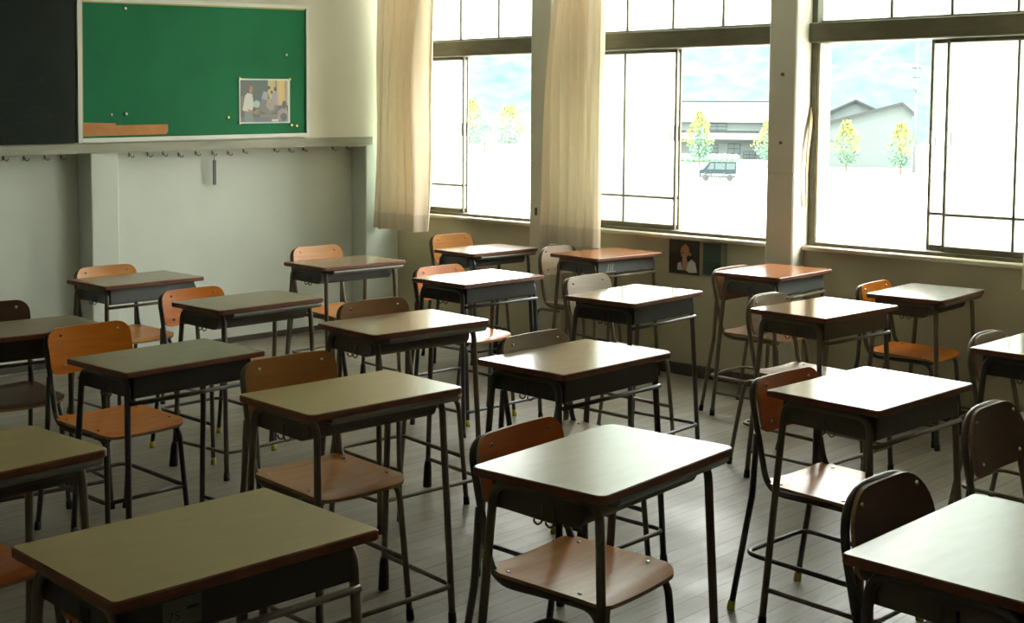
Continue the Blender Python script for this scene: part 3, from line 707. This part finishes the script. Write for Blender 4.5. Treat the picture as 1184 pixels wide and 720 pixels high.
# poster under the second window
def onwall(u, v, i): return (6.692 - .0002 * i, 5.005 + (4.562 - 5.005) * u, .645 + (.862 - .645) * v)
sh = [(rc(0, 0, 1, 1), (0.270, 0.257, 0.189)), (rc(0, .0, .535, 1), (0.027, 0.023, 0.019)), (rc(.0, .62, .14, .95), (0.047, 0.041, 0.027)), (rc(0, 0, .5, .05), (0.068, 0.041, 0.020)),
      (rc(.535, 0, .585, 1), (0.297, 0.270, 0.162)), (rc(.595, .05, .90, .97), (0.047, 0.081, 0.065)), (rc(.60, .10, .89, .45), (0.030, 0.068, 0.057)), (rc(.60, .47, .89, .50), (0.081, 0.101, 0.074)),
      (rc(.90, 0, .95, 1), (0.230, 0.230, 0.162)), (rc(.955, 0, 1, 1), (0.176, 0.176, 0.121)),
      ([(.22, .62), (.26, .92), (.36, .93), (.42, .75), (.42, .45), (.33, .40)], (0.016, 0.012, 0.011)),
      ([(.20, .66), (.23, .82), (.29, .90), (.35, .80), (.36, .62), (.31, .50), (.22, .52)], (0.486, 0.230, 0.108)), (el(.235, .625, .022, .025), (0.189, 0.041, 0.041)),
      ([(.34, .62), (.38, .66), (.40, .58), (.36, .54)], (0.486, 0.216, 0.108)),
      ([(.24, .12), (.24, .50), (.30, .55), (.33, .36), (.32, .12)], (0.513, 0.257, 0.135)), ([(.15, .12), (.16, .32), (.22, .36), (.24, .12)], (0.540, 0.540, 0.513)),
      ([(.31, .12), (.34, .36), (.40, .46), (.47, .36), (.50, .08), (.36, .06)], (0.648, 0.648, 0.594))]
picture('poster', onwall, sh, 'dark poster of a person in white with chin on hand, below the middle window', 'poster')

# ---------------------------------------------------------------- outdoors (schoolyard, houses, trees, hill)
GZ = -4.4
M['yard'] = mat('sandy_yard', (.55, .53, .47), .9, var=.06, scale=.05)
M['hill'] = mat('wooded_hill', (.036, .063, .055), .95, c2=(.013, .045, .036), scale=.2, detail=10)
M['hwall'] = mat('house_plaster', (.051, .069, .066), .8, var=.05, scale=.5)
M['hroof'] = mat('house_roof', (.125, .13, .13), .6, var=.04, scale=1, stretch=(8, 1, 1))
M['heave'] = mat('house_eave', (.004, .008, .008), .7)
M['hglass'] = mat('house_window', (.02, .036, .038), .6)
M['leaf_sunlit'] = mat('leaf_sunlit_tint', (.21, .22, .045), .8, c2=(.13, .18, .06), scale=1.3, detail=6)
M['leaf_g'] = mat('leaf_green', (.092, .16, .092), .8, c2=(.05, .125, .10), scale=1.2, detail=6)
M['bark'] = mat('bark', (.08, .07, .05), .9)
M['van'] = mat('van_paint', (.012, .022, .024), .8, spec=.2)
M['vanlow'] = mat('van_lower', (.08, .095, .095), .4)
M['vglass'] = mat('van_glass', (.02, .04, .045), .15)
M['tyre'] = mat('tyre', (.02, .022, .022), .7)
b = MB(); b.box(7.0, 900, -500, 1100, GZ - .3, GZ); structure('ground', b, [M['yard']])
b = MB(); b.box(6.955, 7.05, YF - .2, YB + .2, GZ, -.16); b.box(XL - .2, 6.955, YF - .2, YF - .1, GZ, -.16); structure('wall_outside', b, [M['wall_upper']])
# hill
def hillfn(u, v):
    an = R(-5 + 115 * u); d = 330 + 330 * v
    h = 85 * (1 - (1 - v) ** 2.2) * (1 + .25 * math.sin(u * 9) + .12 * math.sin(u * 23 + 1))
    p = Vector((math.sin(an) * d, math.cos(an) * d, 0))
    h += (mnoise.noise(p * .03) * 4 + mnoise.noise(p * .11) * 4.5) * min(1, v * 5)
    return (p.x, p.y, GZ - 1 + h)
b = MB(); b.grid(hillfn, 220, 70); structure('hill', b, [M['hill']])
K = .834
def wp(x, y): return (x * K, y * K)
def blob(mb, c, r, seed, sz=1.0, m=0, nu=14, nv=9):
    c = Vector(c); so = Vector((seed * 3.1, seed * 1.7, seed))
    def fn(u, v):
        a = u * 2 * math.pi; e = (v - .5) * math.pi
        d = Vector((math.cos(e) * math.cos(a), math.cos(e) * math.sin(a), math.sin(e)))
        q = 1 + .28 * mnoise.noise(d * 2.3 + so) + .16 * mnoise.noise(d * 6 + so)
        return c + Vector((d.x * r * q, d.y * r * q, d.z * r * q * sz))
    mb.grid(fn, nu, nv, m)
def tree(x, y, h, wd, seed, label, name='garden_tree', mats=('leaf_sunlit', 'leaf_g')):
    t = empty(name, (x, y, GZ)); tag(t, label, 'tree', 'trees beyond the yard'); rnd = random.Random(seed)
    b = MB(); b.tube([(0, 0, -.05), (.05, 0, h * .3), (0, .05, h * .6)], [.14, .11, .06], 7); link('trunk', b.mesh('trunk', [M['bark']]), t)
    b = MB()
    for i in range(1500):
        f = rnd.random(); z = h * (.16 + .82 * f); ww = wd * .5 * max(.12, 1.0 - abs(f - .38) * 1.25)
        a = rnd.uniform(0, 6.28); q = ww * math.sqrt(rnd.random()) * (1 + .25 * math.sin(3 * a + f * 9 + seed))
        c = Vector((math.cos(a) * q, math.sin(a) * q, z)); n1 = Vector((rnd.gauss(0, 1), rnd.gauss(0, 1), rnd.gauss(0, 1))).normalized(); t1 = n1.orthogonal().normalized(); t2 = n1.cross(t1)
        ls = h * rnd.uniform(.018, .034)
        b.add([c - t1 * ls, c + t2 * ls * .6, c + t1 * ls, c - t2 * ls * .6], [(0, 1, 2, 3)], 0 if f + .25 * math.sin(2 * a + seed) > .45 else 1)  # upper leaves get a yellower tint: sunlight put into the colour
    link('crown', b.mesh('crown', [M[mats[0]], M[mats[1]]]), t)
for i, (x, y, h, wd, lab) in enumerate([(133.1, 95.2, 6.9, 3.6, 'young yellow-green tree in front of the tiled house, seen in the middle window'), (135.6, 86.8, 5.9, 3.6, 'tree half hidden at the right edge of the middle window'),
      (134.4, 75.6, 5.95, 3.6, 'left yellow-green tree before the gabled house in the right window'), (131.1, 67.2, 5.8, 3.4, 'right yellow-green tree before the gabled house in the right window')]): tree(x, y, h, wd, 3 + i, lab)
for i, (x, y, h, wd, lab) in enumerate([(151.0, 154.3, 9.0, 7.0, 'left bushy tree seen through the far left window'), (144.2, 144.0, 5.0, 7.0, 'low middle tree seen through the far left window'), (161.1, 154.9, 8.0, 7.5, 'right bushy tree seen through the far left window')]):
    tree(x, y, h, wd, 20 + i, lab, 'bushy_tree', ('leaf_sunlit', 'leaf_g') if i != 1 else ('leaf_g', 'leaf_g'))
# houses: local x to the right as seen from the school, local y away
def gable(mb, x0, x1, y0, y1, ze, zr, ov, m, along='x', th=.22):
    if along == 'x':
        ym = (y0 + y1) / 2
        for s_ in (-1, 1):
            ye = y0 - ov if s_ < 0 else y1 + ov; zz = ze - (zr - ze) * ov / (ym - y0)
            vs = [(x0 - ov, ye, zz), (x1 + ov, ye, zz), (x1 + ov, ym, zr), (x0 - ov, ym, zr)]
            vs += [(a, b_, c - th) for a, b_, c in vs]
            mb.add(vs, [(0, 1, 2, 3), (7, 6, 5, 4), (0, 4, 5, 1), (1, 5, 6, 2), (2, 6, 7, 3), (3, 7, 4, 0)], m)
    else:
        xm = (x0 + x1) / 2
        for s_ in (-1, 1):
            xe = x0 - ov if s_ < 0 else x1 + ov; zz = ze - (zr - ze) * ov / (xm - x0)
            vs = [(xe, y0 - ov, zz), (xe, y1 + ov, zz), (xm, y1 + ov, zr), (xm, y0 - ov, zr)]
            vs += [(a, b_, c - th) for a, b_, c in vs]
            mb.add(vs, [(0, 1, 2, 3), (7, 6, 5, 4), (0, 4, 5, 1), (1, 5, 6, 2), (2, 6, 7, 3), (3, 7, 4, 0)], m)
def house_root(x, y, label):
    an = math.atan2(x, y)
    t = empty('house', (x, y, GZ), -an); tag(t, label, 'house', 'houses beyond the yard'); return t
t = house_root(158.5, 108.8, 'two-storey house with tiered tiled roofs seen in the middle window')
b = MB(); b.box(-9.5, 9.5, 0, 8, 0, 5.9); link('wall', b.mesh('wall', [M['hwall']]), t)
b = MB(); gable(b, -9.5, 8.2, 0, 8, 6.0, 8.4, .7, 0); link('roof', b.mesh('roof', [M['hroof']]), t)
b = MB(); b.box(-8.8, 7.4, 3.8, 4.2, 8.32, 8.5); link('roof_ridge', b.mesh('roof_ridge', [M['heave']]), t)
b = MB(); b.box(-10.1, 8.8, -.62, -.5, 5.35, 5.62); b.box(-10.1, 9.8, -1.9, -1.75, 2.75, 2.92); b.box(-10, 4.8, -.06, -.0, 3.75, 4.15); link('eave', b.mesh('eave', [M['heave']]), t)
b = MB()
b.add([(-10.2, -1.85, 2.95), (9.9, -1.85, 2.95), (9.9, 0, 3.85), (-10.2, 0, 3.85), (-10.2, -1.85, 2.8), (9.9, -1.85, 2.8), (9.9, 0, 3.7), (-10.2, 0, 3.7)], [(0, 1, 2, 3), (7, 6, 5, 4), (0, 4, 5, 1), (1, 5, 6, 2), (2, 6, 7, 3), (3, 7, 4, 0)])
link('lower_roof', b.mesh('lower_roof', [M['hroof']]), t)
b = MB(); gable(b, 5.2, 9.4, -2.6, 4, 3.5, 5.6, .6, 0, 'y'); link('porch_roof', b.mesh('porch_roof', [M['hroof']]), t)
b = MB(); b.box(5.4, 9.2, -2.3, -.02, 0, 3.5); b.add([(5.2, -2.3, 3.5), (9.4, -2.3, 3.5), (7.3, -2.3, 5.4)], [(0, 1, 2)]); link('porch_wall', b.mesh('porch_wall', [M['hwall']]), t)
for x0, x1, z0, z1 in ((-2.6, .2, 4.25, 5.2), (-3.4, -1.0, .9, 2.2), (.4, 2.2, .8, 2.3), (2.6, 4.4, .2, 1.2), (5.7, 6.0, 2.2, 3.6)):
    b = MB(); yy = -2.42 if x0 > 5 else -.1
    b.box(x0, x1, yy, yy + .1, z0, z1); f = link('window', b.mesh('window', [M['heave']]), t)
    b = MB(); mx = (x0 + x1) / 2; zm = (z0 + z1) / 2
    for qa, qb in ((x0 + .06, mx - .04), (mx + .04, x1 - .06)):
        for za, zb_ in ((z0 + .06, zm - .05), (zm + .05, z1 - .06)): b.box(qa, qb, yy - .02, yy, za, zb_)
    link('pane', b.mesh('pane', [M['hglass']]), f)
t = house_root(146.4, 79.2, 'pale house with one long sloping gable roof seen in the right window')
b = MB()
vs = [(-9, 0, 0), (4.9, 0, 0), (4.9, 0, 6.7), (3.7, 0, 7.9), (-9, 0, 4.45)]; vs += [(a, 9, c) for a, _, c in vs]
b.add(vs, [(0, 1, 2, 3, 4), (9, 8, 7, 6, 5), (0, 5, 6, 1), (1, 6, 7, 2), (2, 7, 8, 3), (3, 8, 9, 4), (4, 9, 5, 0)]); link('wall', b.mesh('wall', [M['hwall']]), t)
b = MB()
for (xa, za), (xb, zb_) in (((-10.2, 4.30), (3.7, 8.1)), ((3.7, 8.1), (5.3, 6.7))):
    vs = [(xa, -.7, za), (xb, -.7, zb_), (xb, 9.5, zb_), (xa, 9.5, za)]; vs += [(p, q, r_ - .3) for p, q, r_ in vs]
    b.add(vs, [(0, 1, 2, 3), (7, 6, 5, 4), (1, 5, 6, 2), (2, 6, 7, 3), (3, 7, 4, 0)], 0); b.add([vs[i] for i in (0, 4, 5, 1)], [(0, 1, 2, 3)], 1)
link('roof', b.mesh('roof', [M['hroof'], M['heave']]), t)
for x0, x1, z0, z1 in ((-5, -3.2, 3.2, 3.32), (-3.2, -1.4, 1.5, 1.9)):
    b = MB(); b.box(x0, x1, -.08, .02, z0, z1); link('window', b.mesh('window', [M['hglass']]), t)
t = house_root(157.5, 87.8, 'second gabled house behind the left tree in the right window')
b = MB(); vs = [(-8, 0, 0), (6, 0, 0), (6, 0, 5.7), (.35, 0, 8.4), (-8, 0, 4.55)]; vs += [(a, 8, c) for a, _, c in vs]
b.add(vs, [(0, 1, 2, 3, 4), (9, 8, 7, 6, 5), (0, 5, 6, 1), (1, 6, 7, 2), (2, 7, 8, 3), (3, 8, 9, 4), (4, 9, 5, 0)]); link('wall', b.mesh('wall', [M['hwall']]), t)
b = MB()
for (xa, za), (xb, zb_) in (((-9, 4.25), (.35, 8.6)), ((.35, 8.6), (7, 5.4))):
    vs = [(xa, -.7, za), (xb, -.7, zb_), (xb, 8.5, zb_), (xa, 8.5, za)]; vs += [(p, q, r_ - .28) for p, q, r_ in vs]
    b.add(vs, [(0, 1, 2, 3), (7, 6, 5, 4), (1, 5, 6, 2), (2, 6, 7, 3), (3, 7, 4, 0)], 0); b.add([vs[i] for i in (0, 4, 5, 1)], [(0, 1, 2, 3)], 1)
link('roof', b.mesh('roof', [M['hroof'], M['heave']]), t)
t = house_root(191.7, 187.7, 'low white house behind the bushy trees in the far left window')
b = MB(); b.box(-7, 7, 0, 7, 0, 4.2); link('wall', b.mesh('wall', [M['hroof']]), t)
b = MB(); gable(b, -7, 7, 0, 7, 4.2, 6.2, .6, 0); link('roof', b.mesh('roof', [M['hroof']]), t)
# van
x, y = wp(124.2, 86.2); an = -math.atan2(x, y)
t = empty('van', (x, y, GZ), an); tag(t, 'small dark van parked in the yard in front of the tiled house', 'van')
b = MB()
pr = [(-1.7, .35), (1.75, .35), (1.75, .95), (-1.75, .95)]
def ext(mb, pr, y0, y1, m=0):
    n = len(pr); vs = [(x_, y0, z_) for x_, z_ in pr] + [(x_, y1, z_) for x_, z_ in pr]
    mb.add(vs, [tuple(range(n)), tuple(range(2 * n - 1, n - 1, -1))] + [(i, i + n, (i + 1) % n + n, (i + 1) % n) for i in range(n)], m)
ext(b, [(-1.75, .35), (1.7, .35), (1.75, .5), (1.75, 1.75), (1.65, 1.85), (-.75, 1.85), (-1.35, 1.15), (-1.78, 1.0)], -.75, .75); link('body', b.mesh('body', [M['van']]), t)
for x0, x1, xs in ((-.98, -.35, -.66), (-.25, .70, -.25), (.80, 1.62, .80)):
    b = MB(); ext(b, [(x0, 1.12), (x1, 1.12), (x1, 1.72), (xs, 1.72)], -.77, -.745); link('window', b.mesh('window', [M['vglass']]), t)
b = MB(); b.box(-1.6, 1.72, -.765, -.75, .48, .72); link('side_panel', b.mesh('side_panel', [M['vanlow']]), t)
for wx in (-1.1, 1.15):
    b = MB(); b.tube([(wx, -.80, .31), (wx, -.60, .31)], .31, 16); link('wheel', b.mesh('wheel', [M['tyre']]), t)
    b = MB(); b.tube([(wx, .60, .31), (wx, .80, .31)], .31, 16); link('wheel', b.mesh('wheel', [M['tyre']]), t)
def bicycle(dx, dy, rz, label):
    t = empty('bicycle', (x + dx, y + dy, GZ), rz); tag(t, label, 'bicycle', 'bicycles beside the van')
    for wx in (-.52, .52):
        b = MB(); b.tube([(wx + .33 * math.cos(2 * math.pi * k / 18), 0, .345 + .33 * math.sin(2 * math.pi * k / 18)) for k in range(18)], .022, 6, closed=True); link('wheel', b.mesh('wheel', [M['tyre']]), t)
    b = MB()
    for a_, c_ in (((-.52, .345), (-.15, .80)), ((-.15, .80), (0, .34)), ((0, .34), (.38, .82)), ((.38, .82), (-.15, .74)), ((-.52, .345), (0, .34)), ((.52, .345), (.36, .98))): b.tube([(a_[0], 0, a_[1]), (c_[0], 0, c_[1])], .022, 6)
    link('frame', b.mesh('frame', [M['van']]), t)
    b = MB(); b.tube([(.36, -.25, 1.0), (.36, .25, 1.0)], .018, 6); link('handlebar', b.mesh('handlebar', [M['tyre']]), t)
    b = MB(); b.box(-.28, -.05, -.07, .07, .82, .88, 0, .02); link('saddle', b.mesh('saddle', [M['tyre']]), t)
cs, sn = math.cos(an), math.sin(an)
for lx, ly, rz, lab in ((-1.0, -2.2, an + .3, 'bicycle standing in front of the van bonnet'), (.8, -2.4, an - .2, 'bicycle standing in front of the van side'), (2.3, -2.0, an, 'bicycle standing by the rear of the van')):
    bicycle(cs * lx - sn * ly, sn * lx + cs * ly, rz, lab)
# utility pole
x, y = 136.6, 68.4
t = empty('utility_pole', (x, y, GZ)); tag(t, 'tall utility pole with crossarm in the right window', 'utility pole')
M['pole'] = mat('pole_concrete', (.06, .075, .075), .8)
b = MB(); b.tube([(0, 0, 0), (0, 0, 14.5)], [.19, .13], 9); link('mast', b.mesh('mast', [M['pole']]), t)
b = MB(); b.box(-.9, .9, -.06, .06, 11.6, 11.75); b.box(-.7, .7, -.06, .06, 10.6, 10.72); link('crossarm', b.mesh('crossarm', [M['heave']]), t)
b = MB(); b.tube([(-.35, 0, 9.2), (-.35, 0, 10.2)], .28, 10); link('transformer', b.mesh('transformer', [M['pole']]), t)
# hedge in front of the tiled house
x, y = 147.0, 101.3
t = empty('hedge', (x, y, GZ), -math.atan2(x, y)); tag(t, 'low clipped hedge in front of the tiled house', 'hedge')
b = MB()
for i in range(14): blob(b, (-8 + i * .75, 0, .55), .6, 100 + i, 1.0)
link('foliage', b.mesh('foliage', [M['leaf_g']]), t)
